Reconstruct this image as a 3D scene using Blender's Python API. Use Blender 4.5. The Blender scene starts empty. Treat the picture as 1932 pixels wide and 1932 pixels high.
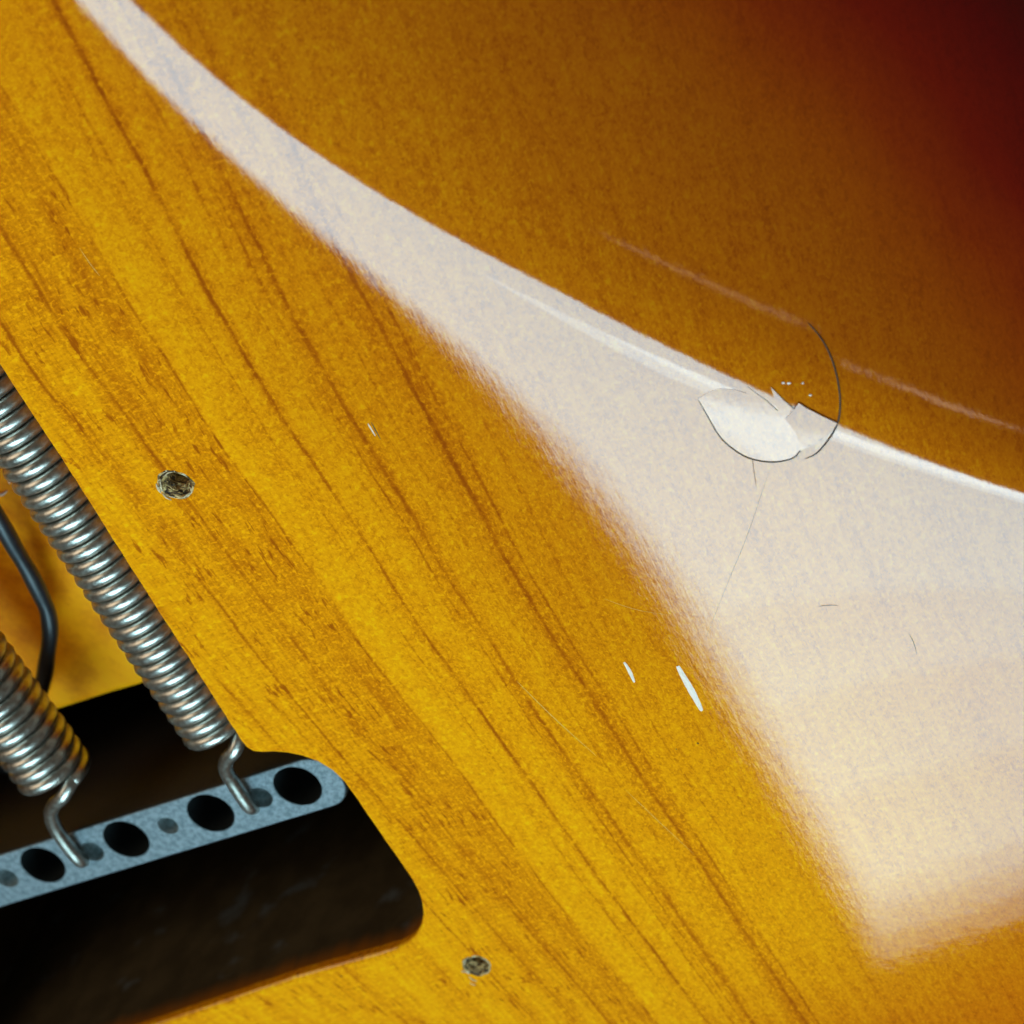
import bpy, bmesh, math, random
from mathutils import Vector, Matrix, noise
from mathutils.geometry import delaunay_2d_cdt
random.seed(7)
MM = 0.001
scene = bpy.context.scene
col = scene.collection

# ------------------------------------------------------------------ camera
FOV = math.radians(28.0); TILT = math.radians(36.0); DIST = 172.0
az = Vector((0.25, 0.97)).normalized()
CAM = Vector((az.x*DIST*math.sin(TILT), az.y*DIST*math.sin(TILT), DIST*math.cos(TILT)))
FWD = (-CAM).normalized()
RGT = FWD.cross(Vector((0, 1, 0))).normalized()
UPV = RGT.cross(FWD)
cam_data = bpy.data.cameras.new("camera")
cam = bpy.data.objects.new("camera", cam_data); col.objects.link(cam)
cam.matrix_world = Matrix(((RGT.x, UPV.x, -FWD.x, CAM.x*MM), (RGT.y, UPV.y, -FWD.y, CAM.y*MM),
                           (RGT.z, UPV.z, -FWD.z, CAM.z*MM), (0, 0, 0, 1)))
cam_data.sensor_width = 36.0
cam_data.lens = 18.0/math.tan(FOV/2)
cam_data.clip_start = 0.005; cam_data.clip_end = 20.0
cam_data.dof.use_dof = True
cam_data.dof.focus_distance = 0.176
cam_data.dof.aperture_fstop = 42.0
scene.camera = cam

# ------------------------------------------------------------------ world and lamps
world = bpy.data.worlds.new("World"); scene.world = world
world.use_nodes = True
bg = world.node_tree.nodes["Background"]
bg.inputs[0].default_value = (1.0, 0.86, 0.66, 1.0)
bg.inputs[1].default_value = 0.07

def area_lamp(name, corner, a, b, la, lb, power, color, shift=0.0):
    """rectangular lamp: one corner, two unit edge directions, two lengths (mm)"""
    a = Vector(a); b = Vector(b)
    nz = a.cross(b).normalized()
    c = Vector(corner) + a*la/2 + b*lb/2
    if nz.dot(c) < 0: nz = -nz                 # local +z points away from the guitar, the lamp shines along -z
    x = b; y = nz.cross(x)
    ld = bpy.data.lights.new(name, 'AREA'); ld.shape = 'RECTANGLE'
    ld.size = lb*MM; ld.size_y = la*MM; ld.energy = power; ld.color = color
    o = bpy.data.objects.new(name, ld); col.objects.link(o)
    c = c - nz*shift
    o.matrix_world = Matrix(((x.x, y.x, nz.x, c.x*MM), (x.y, y.y, nz.y, c.y*MM), (x.z, y.z, nz.z, c.z*MM), (0, 0, 0, 1)))
    return o

K = Vector((57.33, -401.46, 350.34))
KA = Vector((-0.5309915, 0.18156622, 0.82769665)); KB = Vector((0.84056767, -0.01072114, 0.54160045))
# a window: brighter towards its top, its lower and left edges veiled, so it is stacked from overlapping panes of light
WCOL = (0.50, 0.86, 1.0); WPOW = 19.0
for k, (us, vs_, part) in enumerate(((-10, -3, .19), (-3, -1, .2), (4, 1, .2), (11, 2.5, .14), (45, 3, .09), (85, 3.5, .09), (130, 4, .09))):
    la_, lb_ = 1000-us, 600-vs_
    area_lamp("window_light", K+KA*us+KB*vs_, KA, KB, la_, lb_, WPOW*part*(la_*lb_)/6e5, WCOL, shift=k*4.0)
FW = Vector((-620, 230, 430)); FN = FW.normalized(); FA = Vector((0, 0, 1)).cross(FN).normalized(); FB = FN.cross(FA)
area_lamp("warm_fill_light", FW-FA*200-FB*200, FA, FB, 400, 400, 1.1, (1.0, .84, .62))  # added unseen fill that lifts the red of the wood
# the brighter strip of sky in that window
BA = (KA-KB*.06).normalized(); BB = (KB+KA*(-.06)).normalized()
for k, (wid, v0, p_) in enumerate(((170, 215, .62), (110, 285, .42), (60, 350, .26))):
    area_lamp("bright_sky_light", K + KA*(515-wid/2) + KB*v0, BA, BB, wid, 760-v0, p_*(760-v0)/500, (0.74, 0.95, 1.0), shift=40+k*4.0)

scene.view_settings.view_transform = 'Standard'
scene.view_settings.look = 'None'
scene.view_settings.exposure = 0.24
scene.view_settings.gamma = 1.0
scene.render.engine = 'CYCLES'
scene.cycles.use_denoising = True
scene.cycles.max_bounces = 8
scene.cycles.sample_clamp_indirect = 4.0

# ------------------------------------------------------------------ helpers
FPX = 966.0/math.tan(FOV/2)
def at(u, v, z=0.0):
    """where the sight line through picture point (u, v) of a 1932 grid meets height z (mm)"""
    d = FWD + RGT*((u-966)/FPX) + UPV*((966-v)/FPX)
    t = (z-CAM.z)/d.z
    return CAM + d*t

def link(name, me, parent=None, mat=None):
    o = bpy.data.objects.new(name, me); col.objects.link(o)
    if parent: o.parent = parent
    if mat: me.materials.append(mat)
    return o

def mesh_from(name, verts, faces, smooth=True):
    me = bpy.data.meshes.new(name)
    me.from_pydata([(v[0]*MM, v[1]*MM, v[2]*MM) for v in verts], [], faces)
    me.update()
    if smooth: me.shade_smooth()
    return me

def empty(name, label, cat, group=None, loc=(0, 0, 0)):
    o = bpy.data.objects.new(name, None); col.objects.link(o)
    o.empty_display_size = 0.005
    o["label"] = label; o["category"] = cat
    if group: o["group"] = group
    return o

def inside(p, poly):
    x, y = p[0], p[1]; c = False; j = len(poly)-1
    for i in range(len(poly)):
        xi, yi = poly[i][0], poly[i][1]; xj, yj = poly[j][0], poly[j][1]
        if (yi > y) != (yj > y) and x < (xj-xi)*(y-yi)/(yj-yi)+xi: c = not c
        j = i
    return c

def catmull(pts, n=8, closed=False):
    pts = [Vector(p) for p in pts]; out = []; m = len(pts)
    for i in range(m if closed else m-1):
        g = (lambda k: pts[k % m]) if closed else (lambda k: pts[min(max(k, 0), m-1)])
        p0, p1, p2, p3 = g(i-1), g(i), g(i+1), g(i+2)
        for k in range(n):
            t = k/n
            out.append(0.5*((2*p1)+(p2-p0)*t+(2*p0-5*p1+4*p2-p3)*t*t+(-p0+3*p1-3*p2+p3)*t*t*t))
    if not closed: out.append(pts[-1])
    return out

def tube(path, radius, sides=12, caps=True):
    """verts, faces of a round tube along a path; radius a number or a function of 0..1"""
    rf = radius if callable(radius) else (lambda t: radius)
    verts = []; faces = []; n = len(path)
    tan = [(path[min(i+1, n-1)]-path[max(i-1, 0)]).normalized() for i in range(n)]
    ref = Vector((0, 0, 1)) if abs(tan[0].z) < 0.9 else Vector((1, 0, 0))
    nrm = (ref - tan[0]*ref.dot(tan[0])).normalized()
    for i in range(n):
        nrm = (nrm - tan[i]*nrm.dot(tan[i])).normalized()
        bi = tan[i].cross(nrm); r = rf(i/(n-1))
        for s in range(sides):
            a = 2*math.pi*s/sides
            verts.append(path[i] + nrm*math.cos(a)*r + bi*math.sin(a)*r)
    for i in range(n-1):
        for s in range(sides):
            s2 = (s+1) % sides
            faces.append((i*sides+s, i*sides+s2, (i+1)*sides+s2, (i+1)*sides+s))
    if caps:
        faces.append(tuple(range(sides))[::-1]); faces.append(tuple((n-1)*sides+s for s in range(sides)))
    return verts, faces

# node-tree shorthand -------------------------------------------------------
class NT:
    def __init__(self, name):
        self.mat = bpy.data.materials.new(name); self.mat.use_nodes = True
        self.t = self.mat.node_tree; self.N = self.t.nodes; self.N.clear()
        self.out = self.N.new('ShaderNodeOutputMaterial')
        self.bsdf = self.N.new('ShaderNodeBsdfPrincipled')
        self.t.links.new(self.bsdf.outputs[0], self.out.inputs[0])
        tc = self.N.new('ShaderNodeTexCoord')
        m = self.N.new('ShaderNodeVectorMath'); m.operation = 'SCALE'; m.inputs['Scale'].default_value = 1000.0
        self.t.links.new(tc.outputs['Object'], m.inputs[0]); self.p = m.outputs[0]     # millimetres
        s = self.N.new('ShaderNodeSeparateXYZ'); self.t.links.new(self.p, s.inputs[0])
        self.x, self.y, self.z = s.outputs
    def set(self, sock, v):
        if isinstance(sock, str): sock = self.bsdf.inputs[sock]
        if hasattr(v, 'is_output'): self.t.links.new(v, sock)
        else: sock.default_value = v
    def m(self, op, a, b=None, c=None, clamp=False):
        n = self.N.new('ShaderNodeMath'); n.operation = op; n.use_clamp = clamp
        for i, v in enumerate((a, b, c)):
            if v is not None: self.set(n.inputs[i], v)
        return n.outputs[0]
    def vec(self, x, y, z=0.0):
        n = self.N.new('ShaderNodeCombineXYZ')
        for i, v in enumerate((x, y, z)): self.set(n.inputs[i], v)
        return n.outputs[0]
    def noise(self, v, scale=1.0, detail=3.0, rough=0.5, dist=0.0):
        n = self.N.new('ShaderNodeTexNoise'); self.set(n.inputs['Vector'], v)
        n.inputs['Scale'].default_value = scale; n.inputs['Detail'].default_value = detail
        n.inputs['Roughness'].default_value = rough; n.inputs['Distortion'].default_value = dist
        return n.outputs[0]
    def voronoi(self, v, scale=1.0, feature='F1'):
        n = self.N.new('ShaderNodeTexVoronoi'); n.feature = feature; self.set(n.inputs['Vector'], v)
        n.inputs['Scale'].default_value = scale
        return n.outputs['Distance']
    def mapr(self, v, a, b, c=0.0, d=1.0, smooth=True):
        n = self.N.new('ShaderNodeMapRange'); n.interpolation_type = 'SMOOTHSTEP' if smooth else 'LINEAR'
        self.set(n.inputs[0], v)
        for i, w in enumerate((a, b, c, d)): n.inputs[i+1].default_value = w
        return n.outputs[0]
    def mix(self, f, a, b, mode='MIX'):
        n = self.N.new('ShaderNodeMix'); n.data_type = 'RGBA'; n.blend_type = mode
        self.set(n.inputs[0], f)
        for i, v in ((6, a), (7, b)):
            if isinstance(v, tuple) and len(v) == 3: v = v + (1.0,)
            self.set(n.inputs[i], v)
        return n.outputs[2]
    def ramp(self, v, stops, interp='LINEAR'):
        n = self.N.new('ShaderNodeValToRGB'); r = n.color_ramp; r.interpolation = interp
        while len(r.elements) > 1: r.elements.remove(r.elements[-1])
        for i, (p, c) in enumerate(stops):
            e = r.elements[0] if i == 0 else r.elements.new(p)
            e.position = p; e.color = (c if isinstance(c, tuple) else (c, c, c)) + (1.0,)
        self.set(n.inputs[0], v); return n.outputs[0]
    def bump(self, h, strength, dist, normal=None):
        n = self.N.new('ShaderNodeBump'); n.inputs['Strength'].default_value = strength
        n.inputs['Distance'].default_value = dist*MM
        self.set(n.inputs['Height'], h)
        if normal is not None: self.set(n.inputs['Normal'], normal)
        return n.outputs[0]

# ------------------------------------------------------------------ materials
A1, A2, A3, A4 = 0.49656, 0.63994/100, 0.47874/100, -0.04167/100
def wood_nodes(n):
    """colour of the stained alder with its growth lines, and the grain coordinates"""
    x, y = n.x, n.y
    wob = n.m('MULTIPLY', n.m('SUBTRACT', n.noise(n.vec(x, y), 0.045, 2.0), 0.5), 1.6)
    wob2 = n.m('MULTIPLY', n.m('SUBTRACT', n.noise(n.vec(x, y), 0.35, 3.0), 0.5), 0.14)
    t = n.m('ADD', n.m('ADD', x, n.m('MULTIPLY', y, A1)), n.m('MULTIPLY', n.m('MULTIPLY', x, x), A2))
    t = n.m('ADD', t, n.m('MULTIPLY', n.m('MULTIPLY', x, y), A3))
    t = n.m('ADD', t, n.m('MULTIPLY', n.m('MULTIPLY', y, y), A4))
    t = n.m('ADD', n.m('ADD', t, wob), wob2)
    l = n.m('SUBTRACT', n.m('MULTIPLY', y, 0.9), n.m('MULTIPLY', x, 0.44))
    z3 = n.m('MULTIPLY', n.z, 0.6)
    return t, l, z3

AMB = at(1600, 830); _e = (at(1932, 945)-at(1400, 740)).normalized(); AMN = Vector((-_e.y, _e.x, 0))
def make_wood():
    n = NT("sunburst_lacquered_wood")
    t, l, z3 = wood_nodes(n)
    # broad growth bands, read across the grain, mm
    T0, T1 = -60.0, 60.0
    lv = lambda tt: (tt-T0)/(T1-T0)
    bands = [(-60, .30), (-44, .30), (-41, .42), (-38, .22), (-35, .40), (-33, .20), (-31, .42), (-29, .30), (-27.2, .55),
             (-25.5, .40), (-24.2, .62), (-22.4, .50), (-21, .62), (-19.6, .52), (-19.2, .10), (-17, .12), (-15.9, .24), (-14.6, .16),
             (-13.9, .62), (-13.3, .20), (-11.5, .14), (-9.5, .42), (-8.8, .66), (-8.0, .32), (-5.2, .24), (-3.6, .52), (-2.7, .66), (-1.6, .56), (-.6, .30), (4, .26)]
    band = n.ramp(n.m('DIVIDE', n.m('SUBTRACT', t, T0), T1-T0), [(lv(a), b) for a, b in bands])
    band2 = n.ramp(n.m('DIVIDE', n.m('SUBTRACT', t, T0), T1-T0),
                   [(0, .3), (lv(4), .26), (lv(9), .34), (lv(12), .24), (lv(20), .28), (lv(26), .22), (lv(38.5), .24), (lv(40), .42), (lv(41.3), .30), (lv(42.2), .5), (lv(44), .3), (lv(52), .2), (1, .25)])
    band = n.m('ADD', n.m('MULTIPLY', band, n.mapr(t, 3.9, 4.1, 1, 0)), n.m('MULTIPLY', band2, n.mapr(t, 3.9, 4.1, 0, 1)))
    gv = n.vec(n.m('MULTIPLY', t, 1.0), n.m('MULTIPLY', l, 0.045), z3)
    lines = n.noise(gv, 0.9, 4.0, 0.62)
    lines_f = n.noise(n.vec(n.m('MULTIPLY', t, 3.2), n.m('MULTIPLY', l, 0.11), z3), 1.0, 3.0, 0.6)
    fade = n.noise(n.vec(n.m('MULTIPLY', t, .25), n.m('MULTIPLY', l, 0.05)), 1.0, 2.0)
    # thin dark annual lines
    def ring(lv_, w, a):
        d = n.m('ABSOLUTE', n.m('SUBTRACT', t, lv_))
        brk = n.mapr(n.noise(n.vec(lv_*3.1, n.m('MULTIPLY', l, .16)), 1.0, 3.0, .6), .36, .58, .25, 1.0)
        return n.m('MULTIPLY', n.m('MULTIPLY', n.mapr(d, 0.0, w*.62, 1.0, 0.0), brk), a)
    acc = None
    for lv_, w, a in ((-13.9, .42, .75), (-8.8, .55, .5), (-2.75, .6, .6), (-1.3, .35, .5), (-15.7, .3, .35), (-11.1, .35, .30), (-5.6, .3, .28), (-9.9, .3, .4),
                      (-19.45, .3, .6), (-24.2, .4, .45), (-27.3, .3, .5), (-30.9, .3, .5), (-34.6, .3, .5), (-41, .35, .5), (1.7, .3, .22), (8.2, .4, .15), (40.2, .45, .3), (42.1, .35, .35)):
        r = ring(lv_, w, a)
        acc = r if acc is None else n.m('MAXIMUM', acc, r)
    left = n.mapr(t, -19.2, -19.5, 0.0, 1.0)           # the coarse quarter-sawn zone beside the cavity
    left2 = n.mapr(t, -17.0, -24.0, 0.0, 1.0)
    # fine mottle of the ground
    mott = n.noise(n.vec(n.m('MULTIPLY', t, 1.0), n.m('MULTIPLY', l, 0.85), z3), 1.75, 4.0, 0.62, 0.45)
    mott2 = n.noise(n.vec(n.m('MULTIPLY', t, 1.0), n.m('MULTIPLY', l, 0.8), z3), 0.5, 3.0, 0.5)
    # cross-grain flecks and short dark pores
    fleck = n.noise(n.vec(n.m('MULTIPLY', t, 0.42), n.m('ADD', n.m('MULTIPLY', l, 2.6), n.m('MULTIPLY', t, -.2)), z3), 1.0, 4.0, 0.65, 0.9)
    pores = n.noise(n.vec(n.m('MULTIPLY', t, 2.6), n.m('MULTIPLY', l, 0.42), z3), 1.0, 3.0, 0.55, 0.3)
    pore = n.m('MULTIPLY', n.mapr(pores, 0.55, 0.70), n.mapr(n.noise(n.vec(t, l), .22, 2.0), .38, .6))
    g0 = n.m('MULTIPLY', left, -.07)
    bw0 = n.m('ADD', n.m('ADD', n.m('MULTIPLY', n.x, 17.03), n.m('MULTIPLY', n.y, 18.31)), -122.1)
    calm = n.mapr(bw0, -60, 330, 1.0, .12)
    g = n.m('ADD', n.m('MULTIPLY', n.m('SUBTRACT', band, .3), n.m('MULTIPLY', calm, n.m('ADD', n.m('MULTIPLY', left, .25), .42))), .40)
    g = n.m('ADD', g, g0)
    g = n.m('ADD', g, n.m('MULTIPLY', n.m('SUBTRACT', lines, .5), .45))
    g = n.m('ADD', g, n.m('MULTIPLY', n.m('SUBTRACT', lines_f, .5), n.m('ADD', n.m('MULTIPLY', left2, .42), .24)))
    mo = n.m('MULTIPLY', n.m('SUBTRACT', mott, .5), n.m('SUBTRACT', .85, n.m('MULTIPLY', left, .55)))
    micro = n.noise(n.vec(t, n.m('MULTIPLY', l, .8), z3), 4.6, 2.0, .6, .3)
    g = n.m('ADD', g, n.m('MULTIPLY', n.m('SUBTRACT', micro, .5), .62))
    shim = n.mapr(n.noise(n.vec(t, n.m('MULTIPLY', l, .9), z3), 2.6, 2.0, .55, .4), .53, .70)
    g = n.m('SUBTRACT', n.m('ADD', g, .07), n.m('MULTIPLY', shim, .33))
    g = n.m('ADD', g, mo)
    g = n.m('ADD', g, n.m('MULTIPLY', n.m('SUBTRACT', mott2, .5), .28))
    g = n.m('ADD', g, n.m('MULTIPLY', n.m('MULTIPLY', n.m('SUBTRACT', fleck, .5), left2), .5))
    g = n.m('ADD', g, n.m('MULTIPLY', n.m('MULTIPLY', pore, left), .55))
    g = n.m('ADD', g, n.m('MULTIPLY', acc, n.m('MULTIPLY', calm, n.m('ADD', n.m('MULTIPLY', fade, .8), .16))))
    colr = n.ramp(g, [(0.0, (.99, .455, .002)), (.22, (.99, .385, .002)), (.45, (.88, .288, .0015)), (.72, (.62, .155, .001)), (1.0, (.42, .085, .001))])
    # sunburst: dye sprayed darker towards the waist edge
    bw = n.m('ADD', n.m('ADD', n.m('MULTIPLY', n.x, 17.03), n.m('MULTIPLY', n.y, 18.31)), -122.1)
    spray = n.m('MULTIPLY', n.m('SUBTRACT', n.noise(n.vec(n.x, n.y), .05, 2.0), .5), 160.0)
    bw = n.m('ADD', bw, spray)
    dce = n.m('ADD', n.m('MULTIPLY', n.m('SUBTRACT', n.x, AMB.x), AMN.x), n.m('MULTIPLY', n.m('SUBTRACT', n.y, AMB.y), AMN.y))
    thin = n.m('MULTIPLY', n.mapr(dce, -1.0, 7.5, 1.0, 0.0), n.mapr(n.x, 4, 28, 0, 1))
    bw = n.m('SUBTRACT', bw, n.m('MULTIPLY', thin, 300.0))       # lit strip along the crease, put into the dye colour as a lighter band
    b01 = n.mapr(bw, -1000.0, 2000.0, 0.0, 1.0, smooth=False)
    q = lambda w: (w+1000)/3000
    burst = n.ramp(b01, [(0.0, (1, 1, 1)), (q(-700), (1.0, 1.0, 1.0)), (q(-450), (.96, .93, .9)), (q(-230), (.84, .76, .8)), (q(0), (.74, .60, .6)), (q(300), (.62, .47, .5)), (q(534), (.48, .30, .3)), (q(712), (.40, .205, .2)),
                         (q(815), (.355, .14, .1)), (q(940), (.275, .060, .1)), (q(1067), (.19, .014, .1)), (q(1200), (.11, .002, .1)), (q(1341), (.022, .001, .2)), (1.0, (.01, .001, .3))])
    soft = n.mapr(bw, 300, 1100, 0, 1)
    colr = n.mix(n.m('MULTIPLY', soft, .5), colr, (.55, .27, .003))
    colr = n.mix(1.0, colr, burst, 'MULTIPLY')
    edge2 = n.mapr(n.m('SUBTRACT', n.m('MULTIPLY', n.x, .75), n.m('MULTIPLY', n.y, .65)), 46, 72)
    colr = n.mix(n.m('MULTIPLY', edge2, 1.0), colr, n.mix(1.0, colr, (.72, .48, .4), 'MULTIPLY'))
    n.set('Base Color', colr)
    n.set('Roughness', .6); n.set('Specular IOR Level', 0.0)
    n.set('Coat Weight', 1.0); n.set('Coat Roughness', .035); n.set('Coat IOR', 1.52)
    # lacquer: faint orange peel, grain telegraphing through, hairline scratches
    peel = n.noise(n.vec(n.x, n.y, n.z), .55, 3.0, .55)
    tele = n.noise(n.vec(n.m('MULTIPLY', t, 2.2), n.m('MULTIPLY', l, .35), z3), 1.0, 3.0, .6)
    nb = n.bump(peel, .35, .012)
    nb = n.bump(tele, .35, .0045, nb)
    nb = n.bump(mott, .35, .0022, nb)
    n.set('Coat Normal', nb)
    n.set('Normal', n.bump(g, .2, .02))
    return n.mat

def make_cavity_wood():
    n = NT("cavity_orange_finish")
    t, l, z3 = wood_nodes(n)
    a = n.noise(n.vec(n.x, n.y, n.z), .16, 3.0, .55)
    b = n.noise(n.vec(n.m('MULTIPLY', t, 1.4), n.m('MULTIPLY', l, .2), n.z), 1.0, 3.0)
    c = n.noise(n.vec(n.x, n.y, n.z), 1.8, 3.0)
    g = n.m('ADD', n.m('MULTIPLY', a, .9), n.m('ADD', n.m('MULTIPLY', b, .25), n.m('MULTIPLY', c, .2)))
    colr = n.ramp(g, [(.35, (.98, .40, .003)), (.62, (.95, .33, .003)), (.85, (.68, .17, .002))])
    n.set('Base Color', colr); n.set('Roughness', .42); n.set('Specular IOR Level', .12)
    n.set('Normal', n.bump(a, .4, .12))
    return n.mat

def make_chamber():
    n = NT("dark_shielding_paint")
    a = n.noise(n.vec(n.x, n.y, n.z), .22, 4.0, .6)
    sm = n.noise(n.vec(n.m('MULTIPLY', n.x, .8), n.y, n.m('MULTIPLY', n.z, 1.0)), .17, 3.0, .55)
    colr = n.mix(n.mapr(a, .35, .7), (.055, .038, .019), (.085, .060, .030))
    colr = n.mix(n.m('MULTIPLY', n.mapr(sm, .60, .74), .8), colr, (.11, .12, .125))
    # the orange finish stops raggedly a little way below the rim
    edge = n.m('ADD', n.z, n.m('MULTIPLY', n.m('SUBTRACT', n.noise(n.vec(n.x, n.y, 0.0), .55, 4.0, .6), .5), 2.2))
    colr = n.mix(n.mapr(edge, -4.6, -.9), colr, (.36, .11, .003))
    n.set('Base Color', colr); n.set('Roughness', .6); n.set('Specular IOR Level', .15)
    n.set('Normal', n.bump(a, .3, .15))
    return n.mat

def make_steel():
    n = NT("nickel_spring_wire")
    a = n.noise(n.p, 2.2, 4.0, .65)
    b = n.noise(n.p, 7.0, 2.0, .6)
    s = n.m('MULTIPLY', n.mapr(b, .60, .72), n.mapr(a, .42, .6))
    colr = n.mix(n.mapr(a, .35, .65), (.40, .375, .33), (.55, .52, .465))
    colr = n.mix(n.m('MULTIPLY', s, .55), colr, (.12, .12, .10))
    n.set('Base Color', colr); n.set('Metallic', 1.0)
    n.set('Roughness', n.mapr(a, .3, .7, .28, .40))
    n.set('Normal', n.bump(a, .25, .05))
    return n.mat

def make_block():
    n = NT("cast_zinc_block")
    a = n.noise(n.p, 1.6, 4.0, .7)
    b = n.noise(n.p, 5.0, 3.0, .65)
    colr = n.mix(n.mapr(n.m('ADD', n.m('MULTIPLY', a, .6), n.m('MULTIPLY', b, .4)), .42, .58), (.11, .145, .165), (.25, .29, .315))
    n.set('Base Color', colr); n.set('Metallic', .25); n.set('Roughness', .55)
    n.set('Normal', n.bump(b, .25, .06))
    return n.mat

def plain(name, color, rough=.5, metal=0.0, spec=.3, vary=.35, scale=3.0, coat=0.0):
    n = NT(name)
    a = n.noise(n.p, scale, 4.0, .6)
    dk = tuple(c*(1-vary) for c in color)
    n.set('Base Color', n.mix(n.mapr(a, .3, .7), dk, color))
    n.set('Roughness', rough); n.set('Metallic', metal); n.set('Specular IOR Level', spec)
    n.set('Coat Weight', coat); n.set('Coat Roughness', .05)
    n.set('Normal', n.bump(a, .2, .06))
    return n.mat

def make_torn():
    n = NT("torn_raw_wood")
    w = n.noise(n.p, 2.0, 2.0)
    v = n.vec(n.m('MULTIPLY', n.x, .9), n.m('MULTIPLY', n.y, 2.6), n.m('MULTIPLY', n.z, 2.6))
    a = n.noise(v, 1.0, 3.0, .6, 1.0)
    colr = n.ramp(a, [(.38, (.03, .014, .005)), (.47, (.19, .10, .03)), (.55, (.55, .32, .10)), (.64, (.86, .58, .25))])
    n.set('Base Color', colr); n.set('Roughness', .7)
    n.set('Normal', n.bump(a, .9, .5))
    return n.mat

WOOD = make_wood(); CAVITY = make_cavity_wood(); CHAMBER = make_chamber(); STEEL = make_steel(); BLOCK = make_block()
TORN = make_torn()
CRACK = plain("lacquer_crack_edge", (.10, .055, .03), .4, vary=.5)
NICKGLINT = plain("pale_nick_glint", (.98, .74, .62), .5, vary=.10, spec=.4)  # pale colour of a nick, also of window glints painted flat
CHIP = plain("lifted_lacquer_flake", (.62, .48, .30), .4, vary=.3)
LEDGE = plain("broken_lacquer_edge", (.66, .62, .58), .3, vary=.25)
BLACK = plain("black_wire_insulation", (.018, .020, .024), .38, spec=.5, vary=.4, scale=1.2)
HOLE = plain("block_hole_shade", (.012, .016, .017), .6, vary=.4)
HOLEGREY = plain("block_hole_metal", (.34, .40, .41), .5, metal=.4, vary=.5, scale=2.5)
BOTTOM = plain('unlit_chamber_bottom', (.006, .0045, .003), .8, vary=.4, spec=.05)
SPECK = plain("dark_speck", (.05, .02, .008), .6)

# ------------------------------------------------------------------ shape of the guitar's back
crease_px = [(262, 0), (400, 138), (545, 251), (703, 371), (820, 446), (937, 511), (1069, 577), (1278, 686), (1400, 740), (1600, 830), (1770, 890), (1932, 945)]
cw = [at(u, v) for u, v in crease_px]
E0, E1 = cw[0].copy(), cw[-1].copy()
ex = (E1-E0).normalized(); ey = Vector((-ex.y, ex.x, 0)); CH = (E1-E0).length
# quartic through the ends, least squares: c(q) = q(1-q)(a + b q + c q^2)
def lsq(rows, rhs):
    k = len(rows[0]); Amat = [[sum(r[i]*r[j] for r in rows) for j in range(k)] for i in range(k)]
    bv = [sum(r[i]*h for r, h in zip(rows, rhs)) for i in range(k)]
    for i in range(k):
        pv = Amat[i][i]
        for j in range(k): Amat[i][j] /= pv
        bv[i] /= pv
        for r in range(k):
            if r != i:
                fct = Amat[r][i]
                for j in range(k): Amat[r][j] -= fct*Amat[i][j]
                bv[r] -= fct*bv[i]
    return bv
rows = []; rhs = []
for p in cw[1:-1]:
    q = (p-E0).dot(ex)/CH; w = (p-E0).dot(ey); k = q*(1-q)
    rows.append((k, k*q, k*q*q)); rhs.append(w)
QA, QB, QC = lsq(rows, rhs)
def cfun(q):
    def g(q): return q*(1-q)*(QA+QB*q+QC*q*q)
    def dg(q): return (g(q+1e-4)-g(q-1e-4))/2e-4
    if q < -0.05: return g(-0.05)+dg(-0.05)*(q+0.05), dg(-0.05)
    if q > 1.05: return g(1.05)+dg(1.05)*(q-1.05), dg(1.05)
    return g(q), dg(q)
def sdist(x, y):
    """signed distance past the edge of the belly cut, mm"""
    dx, dy = x-E0.x, y-E0.y
    q = (dx*ex.x+dy*ex.y)/CH; w = dx*ey.x+dy*ey.y
    c, dc = cfun(q)
    return (w-c)/math.sqrt(1+(dc/CH)**2)
def tilt(s):
    if s <= 0: return 8.7*math.exp(s/3.2)+0.8*max(0.0, 1+s/20.0)
    return 9.5+10.5*(1-math.exp(-s/4.2))
_S0, _DS = -40.0, 0.05
_tab = [0.0]
for i in range(4200):
    s = _S0+(i+.5)*_DS
    _tab.append(_tab[-1]-math.tan(math.radians(tilt(s)))*_DS)
def profile(s):
    k = (s-_S0)/_DS
    if k <= 0: return 0.0
    i = min(int(k), len(_tab)-2); return _tab[i]+(_tab[i+1]-_tab[i])*(k-i)
chip_c = at(1452, 762); chip_r = 6.2
BUL = at(1635, 727); BAX = (at(1700, 780)-at(1560, 690)).normalized()
def height(x, y):
    z = profile(sdist(x, y))
    d = math.hypot(x-chip_c.x, y-chip_c.y)
    # lacquer pushed up just outside the blow, hollow beneath the flakes
    bx = (x-BUL.x)*BAX.x+(y-BUL.y)*BAX.y; by = -(x-BUL.x)*BAX.y+(y-BUL.y)*BAX.x
    z -= 0.013*math.exp(-(bx/2.6)**2-(by/2.0)**2)
    return z
def grad_normal(fn, x, y, e=0.03):
    gx = (fn(x+e, y)-fn(x-e, y))/(2*e); gy = (fn(x, y+e)-fn(x, y-e))/(2*e)
    return Vector((-gx, -gy, 1)).normalized()

def bounce(u, v):
    p = at(u, v); p = Vector((p.x, p.y, height(p.x, p.y))); n_ = grad_normal(height, p.x, p.y)
    d = (p-CAM).normalized(); r_ = d-n_*2*d.dot(n_)
    return p+r_*700.0
for (ua, va), (ub, vb), w_, e_ in (((1150, 476), (1512, 640), 5, .0014), ((1600, 712), (1900, 828), 6, .0019)):
    s1, s2 = bounce(ua, va), bounce(ub, vb)
    sa = (s2-s1).normalized(); sb = sa.cross((s1+s2)/2).normalized()
    area_lamp("ceiling_strip_light", s1-sb*w_/2, sa, sb, (s2-s1).length, w_, e_, (1.0, .78, .55))

guitar = empty("guitar_body", "glossy sunburst guitar body seen from the back with an open tremolo cavity", "guitar body")

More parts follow.
